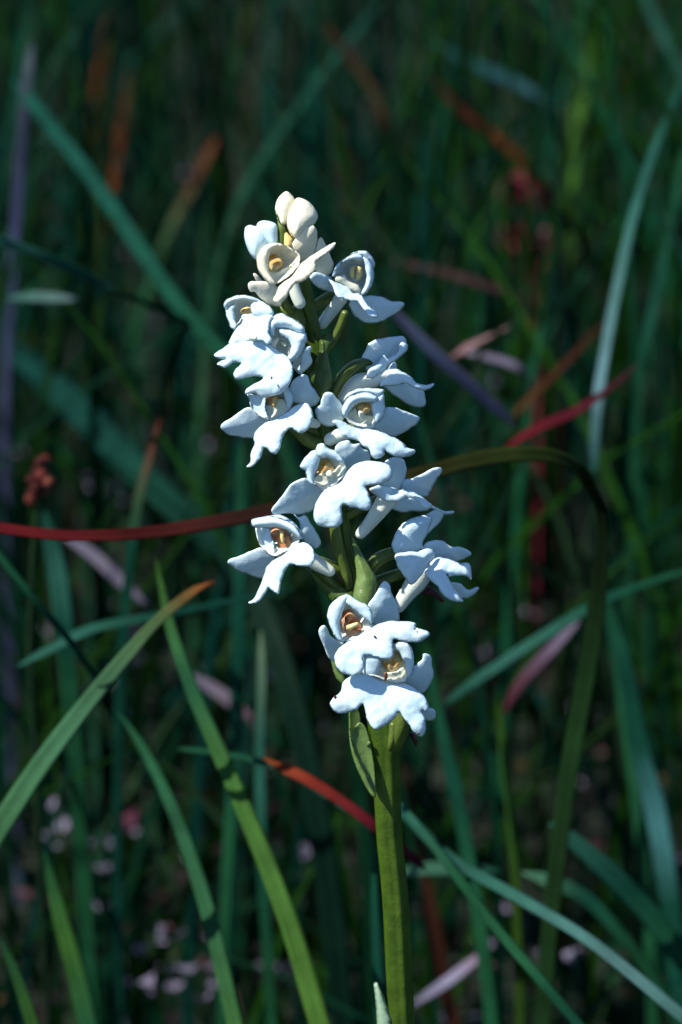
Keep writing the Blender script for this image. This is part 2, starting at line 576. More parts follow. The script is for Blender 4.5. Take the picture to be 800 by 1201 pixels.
# flower on the far side of the tip, facing the sun
flower('B', (390, 330), -14, (-.3, 0), [
    ('hood', 'bowl', '200,290 215,240 245,190 290,152 340,122 390,102 450,98 480,110 508,150 525,190 522,240 512,300 515,340 485,395 440,438 400,430 330,350 260,310'),
    ('petal', 'rim', '197,293 212,235 250,185 300,150 350,125 400,115 440,140 448,165 400,165 340,170 280,192 242,232 215,287'),
    ('petal', 'rim', '440,140 480,160 510,200 526,260 520,340 490,400 445,447 425,430 440,390 460,340 465,280 455,220 440,180'),
    ('dorsal_sepal', 'rim', '340,120 390,98 450,94 482,108 517,150 534,195 520,225 490,180 445,148 400,124', {'off': 8}),
    ('column', 'column', '330,300 330,240 350,210 390,205 430,215 440,250 435,300 410,330 380,345 350,330', {'m': 'throat'}),
    ('pollinia', 'pollinia', '335,290 338,245 355,218 380,212 378,250 362,300 348,312', {'off': 4}),
    ('pollinia', 'pollinia', '392,215 425,222 436,250 430,292 408,320 380,318 384,270', {'off': 4}),
    ('throat', 'throat', '215,310 240,285 300,275 320,310 380,340 410,370 428,410 412,440 340,410 270,360 230,345', {'off': 6, 'bulge': 3}),
    ('lip', 'lip', '170,318 210,335 270,350 320,370 370,420 420,430 460,480 500,530 545,575 562,612 520,617 470,592 430,530 390,490 330,482 270,467 225,432 205,382 188,350', {'off': 9, 'ex': (0, .5)}),
    ('lateral_sepal', 'sepal', '20,290 60,262 130,275 190,305 240,350 265,410 230,425 170,414 110,396 60,366 30,326', {'off': 4}),
    ('lateral_sepal', 'sepal', '430,450 500,445 580,455 650,485 720,490 755,500 763,520 740,550 690,590 640,620 580,650 500,659 430,646 370,600 340,550 330,500 380,470', {'ex': (0, .35)}),
], spur=[(310, 400, -3, 56), (240, 500, -6, 54), (120, 665, -10, 44)])

# the pair on the upper flank: a flower behind, and the big one whose lip hangs over it
flower('C', (260, 230), 20, (.35, 0), [
    ('hood', 'bowl', '108,180 120,140 160,115 200,103 260,105 310,120 350,140 410,165 420,215 330,250 250,260 220,300 172,320 142,295 124,240'),
    ('dorsal_sepal', 'rim', '97,165 110,130 150,105 200,92 260,94 325,115 345,135 290,130 240,122 180,129 135,152 110,182'),
    ('petal', 'rim', '285,150 340,130 400,160 432,200 415,235 330,235 290,220 278,180'),
    ('petal', 'rim', '110,185 140,158 180,150 172,200 180,260 195,305 170,332 140,302 120,240', {'off': 8}),
    ('column', 'column', '215,200 238,168 275,172 288,200 268,222 232,222'),
    ('lip', 'lip', '218,235 260,215 340,218 430,228 410,280 400,340 425,385 400,420 350,400 290,400 230,410 133,418 150,370 180,320 215,285 225,265', {'off': 4}),
    ('pollinia', 'pollinia', '262,372 300,358 326,375 312,392 275,392', {'off': 26, 'm': 'throat'}),
])
flower('C', (490, 440), 34, (.25, 0), [
    ('hood', 'bowl', '400,330 420,270 450,240 500,228 560,255 620,300 640,350 645,410 620,470 560,525 500,520 440,490 410,440 395,380', {'off': 0}),
    ('dorsal_sepal', 'rim', '390,300 405,260 440,225 490,214 540,235 600,270 640,310 645,345 600,345 540,320 490,310 450,320 440,365 410,362 396,335', {'bulge': 6}),
    ('petal', 'rim', '470,312 540,320 600,340 645,340 660,385 647,420 640,450 610,500 550,542 505,533 538,480 546,432 532,400 495,372 465,345', {'off': 9, 'bulge': 7}),
    ('throat', 'throat', '405,445 440,390 490,372 530,402 546,440 530,495 490,505 440,485'),
    ('column', 'column', '480,405 500,398 522,410 526,430 505,440 485,428', {'m': 'throat', 'off': 1, 'T': 1.6}),
    ('throat', 'throat', '395,430 430,385 465,372 470,400 455,440 470,480 440,490 410,470', {'off': 7, 'm': 'cream', 'bulge': 3}),
    ('lip', 'lip', '38,490 90,450 140,420 200,405 260,395 330,387 390,410 430,430 480,470 520,498 548,530 563,580 559,640 535,697 490,747 430,767 350,776 300,748 243,754 250,720 290,695 340,670 362,652 340,638 280,638 220,655 180,657 163,625 180,590 212,552 165,545 130,570 95,579 57,555 80,532 110,520 70,516 44,508'),
    ('lateral_sepal', 'sepal', '655,435 690,440 680,490 692,540 650,597 615,627 590,600 608,560 618,510 638,460', {'off': 2}),
    ('lateral_sepal', 'back', '555,560 600,500 650,440 665,480 640,560 605,610 575,590', {'m': 'spur'}),
    ('speck', 'pollinia', '414,646 420,636 427,644 424,657 417,655', {'off': 34, 'm': 'speck', 'T': 1, 'step': .6, 'grid': .8, 'ripple': 0}),
])

flower('D', (420, 320), 30, (.25, 0), [
    ('hood', 'bowl', '225,200 290,205 350,190 440,180 500,150 530,172 548,220 542,260 500,320 450,370 380,385 330,365 282,335 248,298 234,240'),
    ('petal', 'rim', '218,195 300,210 348,205 352,230 345,270 352,320 375,368 330,372 280,342 243,302 230,240', {'off': 4, 'bulge': -3}),
    ('petal', 'rim', '470,180 500,148 532,168 553,220 547,262 505,320 495,270 480,220', {'off': 4}),
    ('column', 'column', '335,215 440,200 447,250 420,290 370,272 345,250'),
    ('anther', 'pollinia', '332,205 400,200 395,222 350,240 338,228', {'m': 'brown', 'off': 3}),
    ('throat', 'throat', '350,280 420,275 450,235 500,250 515,300 470,355 420,380 370,375'),
    ('lip', 'lip', '360,398 420,368 480,338 540,293 600,264 650,269 682,310 692,370 667,430 632,471 590,479 555,461 530,445 490,480 465,540 450,600 420,633 380,621 350,590 335,590 320,640 285,690 250,726 210,725 235,690 240,630 265,560 260,520 275,470 310,430'),
    ('lateral_sepal', 'sepal', '24,430 50,400 110,365 160,325 210,297 240,294 290,330 360,370 370,410 310,450 275,495 250,516 170,511 90,496 40,462'),
    ('lateral_sepal', 'sepal', '523,140 550,95 600,61 650,59 665,100 680,140 720,180 739,220 726,262 680,287 640,275 590,270 540,250 530,190', {'off': 0}),
], spur=[(600, 380, -6, 40), (670, 400, -10, 38), (715, 415, -12, 30)])

# seen from behind on the shaded flank
flower('F', (400, 380), -18, (-.45, .05), [
    ('petal', 'sepal', '243,250 260,200 300,135 370,105 450,95 520,84 562,105 566,135 560,180 540,215 490,260 430,310 360,360 310,380 285,360 268,310', {'off': -2}),
    ('petal', 'rim', '273,382 300,320 350,285 400,225 430,237 480,217 500,195 515,150 540,127 574,150 566,190 520,240 460,285 400,340 340,382 300,392', {'off': 6}),
    ('lip', 'lip', '370,440 420,340 480,323 540,345 600,383 640,425 700,440 764,430 745,462 700,479 672,482 640,470 600,450 560,430 500,440 440,450', {'off': 4, 'ex': (0, -.2)}),
    ('lateral_sepal', 'sepal', '375,430 430,380 500,400 580,430 640,460 690,490 708,570 680,602 620,597 560,572 500,532 430,482', {'off': -8}),
    ('lateral_sepal', 'back', '425,330 460,275 492,280 492,335 450,350'),
], spur=[(430, 360, 0, 52), (330, 400, 2, 58), (210, 430, 4, 62), (110, 530, 4, 48)])

flower('E', (380, 290), 44, (-.15, 0), [
    ('hood', 'bowl', '235,240 255,180 300,118 360,95 430,95 505,105 518,200 510,270 462,315 452,350 380,358 305,328 255,285'),
    ('petal', 'rim', '229,246 245,195 280,150 340,122 400,114 450,130 482,158 455,182 400,183 350,187 312,207 282,252 250,288', {'off': 13, 'bulge': 5}),
    ('dorsal_sepal', 'rim', '249,172 270,125 320,98 370,86 440,87 514,97 511,125 478,150 400,120 330,128 270,160', {'off': 8}),
    ('petal', 'rim', '465,150 511,122 525,200 520,262 492,302 460,322 441,262 428,205 440,182', {'off': 8}),
    ('column', 'column', '330,210 360,183 420,188 431,225 405,260 370,268 340,240'),
    ('throat', 'throat', '262,280 320,225 350,265 400,268 440,275 460,310 457,358 380,364 305,338'),
    ('throat_lobe', 'pollinia', '345,245 365,235 385,250 390,285 375,300 355,285', {'off': 4, 'm': 'throat'}),
    ('lip', 'lip', '170,315 190,299 240,310 300,340 360,360 420,360 470,370 530,395 590,420 650,455 670,485 723,500 721,526 680,549 620,551 570,536 522,505 523,530 500,551 460,559 430,541 415,500 370,470 340,440 290,425 240,411 225,380 203,345'),
    ('lateral_sepal', 'sepal', '54,250 65,220 90,200 95,165 120,117 165,117 200,150 240,205 260,260 235,320 170,346 120,341 80,311', {'off': 0, 'ex': (.2, 0)}),
    ('lateral_sepal', 'sepal', '450,335 490,300 520,224 580,214 640,235 700,257 746,280 753,300 730,335 690,360 640,390 590,413 530,400 470,375'),
], spur=[(300, 380, -8, 44), (220, 400, -12, 46), (155, 432, -16, 42)])

flower('G', (390, 290), 56, (0, 0), [
    ('hood', 'bowl', '245,260 300,165 370,135 435,168 465,212 485,240 460,300 400,350 345,380 305,345 265,320'),
    ('petal', 'rim', '211,230 240,180 290,140 318,150 330,190 318,230 300,270 290,310 296,350 262,330 245,280 238,258 218,250', {'off': 12}),
    ('dorsal_sepal', 'rim', '300,140 318,105 350,99 372,125 420,145 460,185 471,217 420,203 370,183 335,187 312,170', {'off': 14}),
    ('column', 'column', '310,265 325,210 350,185 385,205 405,250 400,285 370,300 330,280'),
    ('throat', 'throat', '285,310 340,275 380,300 400,270 450,225 492,243 462,310 400,352 345,388 308,352'),
    ('throat_lobe', 'pollinia', '345,265 385,255 405,275 398,298 370,300', {'m': 'throat', 'off': 5}),
    ('speck', 'pollinia', '304,268 312,262 322,266 316,276 308,275', {'m': 'brown', 'off': 12, 'T': 1.2, 'step': .6, 'grid': .8}),
    ('lip', 'lip', '289,520 295,470 320,420 345,385 400,350 450,320 490,260 530,225 590,204 650,204 710,214 749,245 752,290 720,326 660,346 598,350 615,400 630,450 612,491 570,491 520,476 460,465 456,510 456,560 430,591 370,596 320,581 294,550'),
    ('lateral_sepal', 'sepal', '414,145 425,110 460,84 500,84 520,105 560,99 576,130 611,145 620,200 580,220 530,235 490,255 455,230 445,190', {'off': -2}),
    ('lateral_sepal', 'sepal', '43,492 70,450 110,400 150,345 200,315 250,304 290,340 345,385 320,440 300,485 250,512 190,517 110,511 60,520'),
])

flower('H', (340, 320), 12, (-.4, 0), [
    ('petal', 'sepal', '280,140 350,93 420,108 441,180 426,250 406,304 340,320 270,310 250,240', {'off': -4}),
    ('lip', 'lip', '188,305 240,284 290,281 350,300 400,310 440,304 490,325 540,355 592,395 609,416 592,440 560,431 510,392 470,368 420,372 380,390 320,391 270,376 225,346', {'off': 6}),
    ('lateral_sepal', 'sepal', '595,408 640,430 690,450 760,454 752,473 700,476 650,456 605,437', {'off': 4}),
    ('lateral_sepal', 'back', '400,310 425,248 490,230 560,195 620,164 662,160 677,185 650,230 610,300 570,360 500,345 430,330', {'off': -10}),
    ('lateral_sepal', 'back', '320,400 410,370 480,370 540,400 592,440 540,456 470,457 400,462 345,442', {'off': -8}),
], spur=[(330, 340, -2, 74), (270, 430, -4, 60), (195, 530, -6, 46), (132, 605, -8, 36)])

flower('I', (400, 290), 30, (.3, 0), [
    ('hood', 'bowl', '205,135 240,108 310,88 400,92 465,122 512,185 530,240 490,290 420,330 350,355 295,318 255,278 240,210 235,165'),
    ('dorsal_sepal', 'rim', '194,130 210,102 270,91 330,84 420,108 490,150 528,200 540,242 500,227 450,187 380,163 300,166 240,167 203,156', {'bulge': 6}),
    ('petal', 'rim', '300,100 330,80 400,81 470,113 517,165 530,200 470,158 400,118', {'off': 6}),
    ('petal', 'rim', '230,162 300,166 325,178 332,230 352,280 352,355 300,327 254,282 236,220', {'off': 2, 'bulge': -4}),
    ('column', 'column', '330,215 335,180 370,165 420,180 450,215 470,250 480,280 440,310 400,305 370,260 345,240', {'m': 'brown'}),
    ('pollinia', 'pollinia', '385,200 405,190 420,225 415,265 398,258', {'m': 'pollen', 'off': 6}),
    ('throat', 'throat', '345,355 358,290 400,315 440,312 490,282 545,262 510,305 440,340 390,360', {'m': 'cream'}),
    ('lip', 'lip', '178,666 215,640 235,600 260,550 285,480 300,430 350,380 420,340 480,290 540,264 580,274 616,310 624,370 600,422 540,427 460,415 430,450 400,530 386,607 350,601 315,575 295,610 260,651 220,676'),
    ('lateral_sepal', 'sepal', '480,78 520,92 560,79 590,120 630,190 666,250 656,292 620,307 590,290 550,260 525,200 522,125', {'off': 0}),
    ('lateral_sepal', 'sepal', '41,400 60,375 130,350 200,320 260,298 310,330 360,365 330,420 300,465 275,508 210,492 130,461 70,431'),
], spur=[(560, 350, -6, 50), (640, 405, -10, 50), (725, 455, -12, 38)])

flower('J', (380, 400), 4, (-.4, 0), [
    ('petal', 'rim', '168,290 180,230 220,160 280,110 340,90 400,80 437,100 432,140 410,200 380,260 362,312 280,335 200,345', {'off': 4, 'bulge': 8}),
    ('petal', 'back', '420,110 395,80 440,55 480,40 520,55 515,85 490,130 440,180 405,200', {'off': -14}),
    ('lateral_sepal', 'rim', '193,345 270,325 340,320 420,304 457,330 446,370 410,420 370,480 320,537 290,544 263,510 238,470 203,420', {'off': 14, 'bulge': 6}),
    ('lip', 'lip', '388,470 405,425 440,385 455,370 500,363 560,374 620,399 682,403 702,440 702,513 670,492 610,486 548,491 540,480 580,560 640,640 647,662 600,667 550,647 500,602 470,552 430,522', {'off': 4, 'ex': (0, .1)}),
    ('lateral_sepal', 'sepal', '365,305 400,265 450,248 510,254 560,290 630,294 692,325 697,350 660,372 600,395 540,385 470,390 440,350 410,320', {'off': -4}),
    ('lateral_sepal', 'back', '550,540 620,538 680,580 740,563 757,574 722,617 660,642 600,620', {'off': -10}),
], spur=[(390, 440, -6, 76), (330, 530, -8, 72), (270, 610, -10, 56), (215, 690, -12, 46)])

flower('K', (290, 350), 62, (.1, 0), [
    ('hood', 'bowl', '108,250 135,185 182,142 230,130 300,165 355,205 376,250 365,300 390,315 350,350 300,390 212,410 175,398 138,340 112,290'),
    ('petal', 'rim', '97,250 110,200 150,150 190,127 236,121 222,170 196,230 180,300 188,370 203,418 163,402 128,340 108,295'),
    ('dorsal_sepal', 'rim', '215,140 236,121 290,154 350,184 384,235 381,300 345,278 310,252 270,217 232,190 212,172'),
    ('column', 'column', '180,270 200,225 240,210 275,255 310,300 320,350 280,390 240,400 215,360 195,310', {'m': 'brown'}),
    ('pollinia', 'pollinia', '215,310 250,300 290,290 300,312 262,330 232,345 215,335', {'off': 6}),
    ('speck', 'pollinia', '210,262 218,255 224,275 222,295 213,285', {'m': 'speck', 'off': 7, 'T': 1.2, 'step': .6, 'grid': .8}),
    ('throat', 'throat', '195,412 235,398 292,382 325,345 330,300 365,300 405,315 345,362 270,405', {'m': 'cream'}),
    ('lip', 'lip', '146,500 170,460 220,420 290,388 340,350 400,315 470,289 560,284 652,296 657,325 710,339 740,360 727,387 690,411 630,417 560,406 515,400 517,470 506,512 470,527 410,512 340,496 326,520 329,570 311,611 260,627 200,612 164,582 149,545'),
    ('lateral_sepal', 'sepal', '355,185 400,120 440,55 465,35 490,60 505,110 530,160 550,210 545,285 480,300 420,320 380,300 370,240', {'off': -4}),
    ('lateral_sepal', 'sepal', '47,345 65,314 90,314 107,345 127,380 180,415 210,430 175,500 155,545 115,522 93,480 68,420 50,380', {'off': -2}),
    ('speck', 'pollinia', '388,376 400,374 410,386 400,394 392,388', {'m': 'speck', 'off': 24, 'T': 1, 'step': .6, 'grid': .8}),
    ('speck', 'pollinia', '640,330 650,326 656,334 648,340', {'m': 'speck', 'off': 26, 'T': 1, 'step': .6, 'grid': .8}),
])

flower('L', (450, 290), 54, (0, 0), [
    ('hood', 'bowl', '275,160 330,150 400,110 460,85 520,75 565,103 580,170 575,250 548,290 530,320 460,330 400,315 330,280 282,268'),
    ('petal', 'rim', '455,85 520,69 572,100 590,180 582,250 556,293 538,250 526,190 495,135', {'off': 6}),
    ('petal', 'rim', '270,150 350,160 382,190 372,240 342,284 280,280 268,230', {'off': 2}),
    ('column', 'column', '395,180 440,150 470,120 505,150 515,190 480,240 440,255 410,230'),
    ('throat', 'throat', '325,285 380,220 420,258 480,252 525,230 548,315 480,335 405,325'),
    ('speck', 'pollinia', '405,265 418,262 424,290 416,318 405,312', {'m': 'brown', 'off': 2, 'T': 1.5, 'step': .6, 'grid': 1}),
    ('lip', 'lip', '63,450 90,415 130,380 140,340 170,295 220,274 300,273 370,303 420,323 490,330 550,330 610,370 655,410 683,465 672,502 640,502 661,550 664,620 641,662 600,642 550,582 500,511 480,532 440,572 390,602 345,619 310,582 290,532 275,461 230,491 180,512 120,517 79,491'),
    ('lateral_sepal', 'sepal', '535,300 590,220 640,180 650,143 680,143 702,170 701,220 712,270 691,332 650,387 600,380 545,345', {'off': 0}),
    ('lateral_sepal', 'back', '640,500 690,480 720,500 727,540 702,562 660,555', {'off': -10}),
    ('speck', 'pollinia', '92,405 103,402 107,415 100,428 92,420', {'m': 'speck', 'off': 22, 'T': 1, 'step': .6, 'grid': .8}),
    ('speck', 'pollinia', '610,640 618,634 625,642 617,650', {'m': 'speck', 'off': 24, 'T': 1, 'step': .6, 'grid': .8}),
])

# shrivelled dark remains tucked under two of the flowers
for fr, s, d in (('J', '368,605 385,580 412,556 445,572 480,600 525,655 500,665 465,635 420,615 390,622', -6),
                 ('L', '560,645 580,630 600,650 612,690 600,730 590,700 570,665', 6)):
    free_patch('withered_bract', fr, pl(s), M['wither'], d, bulge=0, T=4, edge=60, ripple=3)


# ------------------------------------------------------------------ grass
def blade_mesh(pts, widths, side, cols, fold=0.22, thick=0.00022):
    """one leaf: folded strip with real thickness. pts (n,3), widths (n), side (n,3) unit vectors, cols (n,3)"""
    n = len(pts)
    tg = np.gradient(pts, axis=0)
    tg /= np.linalg.norm(tg, axis=1)[:, None] + 1e-12
    nm = np.cross(side, tg)
    nm /= np.linalg.norm(nm, axis=1)[:, None] + 1e-12
    hw = widths[:, None] * .5
    k = nm * hw * fold * 2
    th = nm * np.minimum(thick, widths * .12)[:, None]
    rows = np.stack([pts - side * hw + k * .5, pts - side * hw * .5 + th, pts - k * .5 + th, pts + side * hw * .5 + th,
                     pts + side * hw + k * .5, pts + side * hw * .5 - th, pts - k * .5 - th, pts - side * hw * .5 - th], 1)
    v = rows.reshape(-1, 3)
    f = [(i * 8 + j, i * 8 + (j + 1) % 8, (i + 1) * 8 + (j + 1) % 8, (i + 1) * 8 + j) for i in range(n - 1) for j in range(8)]
    f += [tuple(range(8))[::-1], tuple((n - 1) * 8 + j for j in range(8))]
    u = np.tile([0, .25, .5, .75, 1, .75, .5, .25], n)
    vv = np.repeat(np.linspace(0, 1, n) * 6, 8)
    return v, f, np.repeat(cols, 8, 0), np.stack([u + rng.random() * 20, vv], 1)


GREEN = (0.010, 0.064, 0.028); TEAL = (0.005, 0.044, 0.029); PALE = (0.020, 0.088, 0.066); OLIVE = (0.022, 0.056, 0.008)
LIME = (0.036, 0.105, 0.020); RED = (0.09, 0.007, 0.009); BROWN = (0.040, 0.015, 0.010); ORANGE = (0.17, 0.045, 0.012)
TAN = (0.13, 0.075, 0.03); LAV = (0.14, 0.13, 0.20); PINK = (0.12, 0.06, 0.075); DARK = (0.014, 0.034, 0.016); PURPLE = (0.12, 0.045, 0.075)


def traced(name, cat, label, path, cols, root=False, roll=0.0, fold=.22, group=None, round_=False):
    """path of (px, py, depth metres, width in photo pixels); cols = colours spread along the leaf"""
    p = np.array(path, float)
    c = catmull(np.column_stack([p[:, 0], p[:, 1], p[:, 2] * 400, p[:, 3]]), 14, closed=False)
    pts = PV(c[:, 0], c[:, 1], c[:, 2] / 400)
    wid = c[:, 3] * S * c[:, 2] / 400
    e_ = np.arange(len(c)) * 14.0                # leaves and straws run out to thin ends
    wid = wid * np.clip(.12 + e_ / 34, 0, 1) ** .7
    if not root: wid = wid * np.clip(.12 + e_[::-1] / 34, 0, 1) ** .7
    if root:                                     # carry the leaf on down to the ground it grows from
        t = pts[-1] - pts[-3]; t /= np.linalg.norm(t)
        q, w_ = pts[-1].copy(), wid[-1]
        ex = []
        for _ in range(60):
            t = t + np.array([0, 0.02, -.22]); t /= np.linalg.norm(t)
            q = q + t * .008
            ex.append(q.copy())
            if q[2] < ground_z(q[0], q[1]) - .006: break
        pts = np.concatenate([pts, ex]); wid = np.concatenate([wid, np.full(len(ex), w_)])
    n = len(pts)
    tg = np.gradient(pts, axis=0); tg /= np.linalg.norm(tg, axis=1)[:, None] + 1e-12
    nrm = CAM - pts; nrm /= np.linalg.norm(nrm, axis=1)[:, None]
    vd = nrm
    nrm = nrm + np.array(TO_SUN) * 1.2
    side = np.cross(tg, nrm); side /= np.linalg.norm(side, axis=1)[:, None]
    nn = np.cross(side, tg)
    a = roll + .25 * np.sin(np.linspace(0, 3, n) + c[0, 0])
    side = side * np.cos(a)[:, None] + nn * np.sin(a)[:, None]
    wid = wid / np.clip(np.sqrt(1 - np.sum(side * vd, 1) ** 2), .6, 1)
    cl = np.array(cols, float)
    u = np.minimum(np.arange(n) / (len(c) - 1), 1) * (len(cl) - 1)
    cc = np.stack([np.interp(u, range(len(cl)), cl[:, k]) for k in range(3)], 1)
    if round_:
        vs_, fs_ = tube(pts, wid * .5, 8)
        o = mesh_obj(name, vs_ - pts[-1], fs_, M['blade'], cols=np.repeat(cc, 8, 0), uvs=np.stack([np.tile(np.linspace(0, 1, 8), n), np.repeat(np.linspace(0, 6, n), 8)], 1))
    else:
        v, f, ccol, uv = blade_mesh(pts, wid, side, cc, fold)
        o = mesh_obj(name, v - pts[-1], f, M['blade'], cols=ccol, uvs=uv)
    o.location = pts[-1]
    return tag(o, label, cat, group)


B = 'grass blade'
traced('arching_leaf', 'leaf', 'long leaf arching behind the flowers, red at its drooping tip, dark olive at the bend', [(-60, 612, .470, 8), (0, 620, .470, 13), (80, 629, .470, 13), (170, 626, .472, 15), (260, 612, .474, 17), (330, 597, .476, 18), (420, 575, .478, 18), (500, 556, .48, 19), (560, 540, .484, 20), (620, 533, .488, 19), (665, 542, .492, 17), (695, 572, .498, 16), (708, 615, .503, 19), (705, 690, .51, 24), (692, 780, .515, 25), (674, 880, .52, 25), (662, 960, .525, 24)],
       [(.085, .006, .010), (.07, .006, .008), (.045, .007, .007), (.020, .008, .006), (.016, .010, .006), (.018, .020, .006), (.018, .030, .007), (.006, .012, .005), (.006, .018, .006), (.008, .026, .008), (.010, .030, .010)], root=True)
traced('grass_leaf', B, 'broad blue-green blade slanting up to a blunt tip beside the lavender straw', [(12, 92, .665, 8), (30, 110, .66, 15), (60, 148, .65, 18), (110, 212, .63, 19), (160, 285, .61, 20), (210, 358, .59, 20), (260, 412, .575, 20), (300, 460, .56, 18), (330, 520, .555, 16)], [(.005, .045, .034), (.006, .048, .034), (.005, .040, .022), (.004, .03, .014)], True)
traced('grass_leaf', B, 'narrow blue-green blade crossing under the broad slanting blade', [(-40, 268, .54, 12), (0, 283, .54, 15), (60, 305, .55, 15), (130, 338, .56, 14), (200, 370, .58, 13), (260, 400, .6, 12)], [PALE, TEAL, GREEN])
traced('grass_fragment', 'dry grass', 'short pale grey-blue grass fragment lying level below the slanting blade', [(8, 350, .6, 10), (40, 349, .6, 13), (90, 351, .6, 11)], [PALE, (.12, .2, .2)])
traced('straw', 'straw', 'upright lavender straw beside the tip of the broad slanting blade', [(38, 50, .66, 9), (30, 120, .66, 13), (22, 230, .67, 13), (14, 340, .68, 12), (8, 460, .7, 12)], [(.05, .07, .08), (.04, .05, .10), (.07, .08, .18), (.06, .07, .15)], True)
traced('grass_leaf', B, 'fresh green blade rising from low ground, tip crossing the grey-green blade', [(183, 655, 0.513, 2.82), (192, 700, 0.511, 8.46), (203, 745, 0.508, 13.16), (228, 815, 0.503, 16.92), (265, 900, 0.497, 19.74), (310, 1005, 0.490, 22.56), (345, 1100, 0.484, 24.44), (378, 1210, 0.478, 25.38)], [LIME, GREEN, LIME, (.034, .092, .016), (.04, .10, .016)], True)
traced('grass_leaf', B, 'fresh green blade with needle tip beside the longer fresh green blade', [(138, 835, 0.523, 2.82), (158, 862, 0.520, 8.46), (185, 910, 0.515, 13.16), (215, 980, 0.508, 15.98), (247, 1080, 0.500, 18.8), (278, 1210, 0.492, 19.74)], [GREEN, (.014, .07, .032), (.018, .08, .032), (.028, .09, .022)], True)
traced('grass_leaf', B, 'grey-green blade sloping up to an orange withered tip', [(252, 682, .49, 3), (230, 692, .49, 10), (190, 724, .488, 13), (150, 768, .486, 17), (90, 842, .484, 22), (40, 910, .482, 25), (0, 972, .48, 27), (-60, 1070, .48, 28)], [ORANGE, (.045, .08, .03), (.034, .095, .045), (.03, .10, .05), (.03, .10, .045), (.03, .10, .04), (.04, .11, .03)], True)
traced('grass_leaf', B, 'thin dull green blade falling across the grey-green blade', [(-20, 628, .5, 7), (40, 702, .5, 9), (90, 762, .505, 8), (122, 812, .51, 5)], [GREEN, TEAL])
traced('grass_leaf', B, 'thin blue-green blade lying almost level above the grey-green blade', [(20, 782, .53, 5), (60, 762, .53, 11), (110, 738, .53, 12), (190, 722, .53, 10), (280, 704, .54, 8), (350, 690, .55, 5)], [PALE, TEAL, TEAL])
traced('leaf_tip', 'leaf', 'orange-red leaf tip turning crimson where it passes behind the stem', [(308, 888, .492, 4), (325, 898, .492, 14), (350, 909, .49, 14), (395, 936, .488, 13), (440, 970, .486, 13), (500, 1020, .49, 10)], [(.15, .035, .010), (.14, .018, .010), (.08, .007, .010), (.05, .006, .014), (.03, .008, .012)])
traced('grass_leaf', B, 'thin grey-green blade running beside the orange-red leaf tip', [(205, 878, .52, 5), (260, 884, .515, 7), (330, 902, .51, 8), (410, 950, .505, 8), (470, 985, .5, 8)], [GREEN, TEAL, PALE])
traced('grass_leaf', B, 'long blue-green blade running down and away from behind the stem', [(440, 925, .51, 8), (480, 960, .505, 12), (530, 1008, .50, 14), (620, 1060, .49, 15), (700, 1110, .48, 15), (800, 1192, .468, 16), (880, 1260, .46, 16)], [TEAL, PALE, (.05, .12, .12), TEAL], True)
traced('grass_leaf', B, 'narrow green blade branching steeply below the long blue-green blade', [(466, 940, .50, 8), (515, 1000, .49, 11), (575, 1080, .485, 12), (630, 1145, .48, 12), (690, 1215, .478, 12)], [PALE, GREEN, GREEN, TEAL], True)
traced('grass_leaf', B, 'broad teal blade descending beside the pale lens-shaped leaf', [(645, 965, .54, 12), (700, 1010, .54, 24), (760, 1070, .54, 26), (815, 1140, .54, 26)], [PALE, TEAL, GREEN], True)
traced('grass_leaf', B, 'pale lens-shaped leaf lying level beyond the stem', [(455, 1026, .56, 6), (500, 1020, .56, 16), (550, 1020, .56, 16), (592, 1022, .56, 5)], [(.05, .14, .09), TEAL])
traced('grass_leaf', B, 'pale teal leaf tip slanting toward the broad teal blade', [(612, 1024, .56, 6), (640, 1032, .56, 17), (690, 1056, .56, 17), (740, 1110, .56, 14)], [(.06, .17, .10), TEAL, GREEN], True)
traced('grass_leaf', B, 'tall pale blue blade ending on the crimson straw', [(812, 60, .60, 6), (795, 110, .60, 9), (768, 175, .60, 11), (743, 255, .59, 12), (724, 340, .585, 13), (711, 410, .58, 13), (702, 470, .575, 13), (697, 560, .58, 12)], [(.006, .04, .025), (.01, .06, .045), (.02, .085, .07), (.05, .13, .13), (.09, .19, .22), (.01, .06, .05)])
traced('grass_leaf', B, 'tall dull green blade standing beside the tall pale blue blade', [(806, 160, .65, 8), (792, 240, .65, 11), (772, 340, .65, 12), (752, 440, .65, 12), (745, 560, .66, 12)], [GREEN, TEAL, GREEN], True)
traced('stalk', 'dry stalk', 'orange and tan dry stalk leaning above the crimson flower head', [(505, 90, .74, 6), (540, 128, .74, 11), (575, 155, .74, 12), (618, 195, .74, 12), (660, 250, .75, 11), (705, 318, .76, 8)], [BROWN, (.04, .014, .009), (.08, .024, .008), (.09, .042, .012), (.05, .036, .008), OLIVE])
traced('stalk', 'dry stalk', 'thin brown dry stalk leaning beyond the topmost buds', [(375, 20, .80, 5), (430, 95, .80, 10), (465, 165, .80, 10), (500, 235, .82, 8), (560, 330, .85, 8)], [BROWN, (.05, .022, .012), BROWN, OLIVE])
traced('straw', 'straw', 'lavender dry straw leaning from behind the flowers toward the red straw', [(448, 352, .56, 10), (500, 405, .565, 14), (550, 450, .57, 14), (606, 500, .575, 12)], [LAV, (.3, .28, .36), LAV, LAV])
traced('straw', 'straw', 'short pink straw crossing the lavender straw at a slant', [(528, 420, .60, 7), (560, 402, .60, 10), (600, 382, .61, 6)], [PINK, (.3, .2, .2)])
traced('straw', 'straw', 'bent mauve straw kinked downward beside the short pink straw', [(540, 412, .62, 6), (590, 424, .62, 10), (612, 436, .62, 9), (632, 472, .63, 7)], [(.2, .17, .24), LAV, PINK])
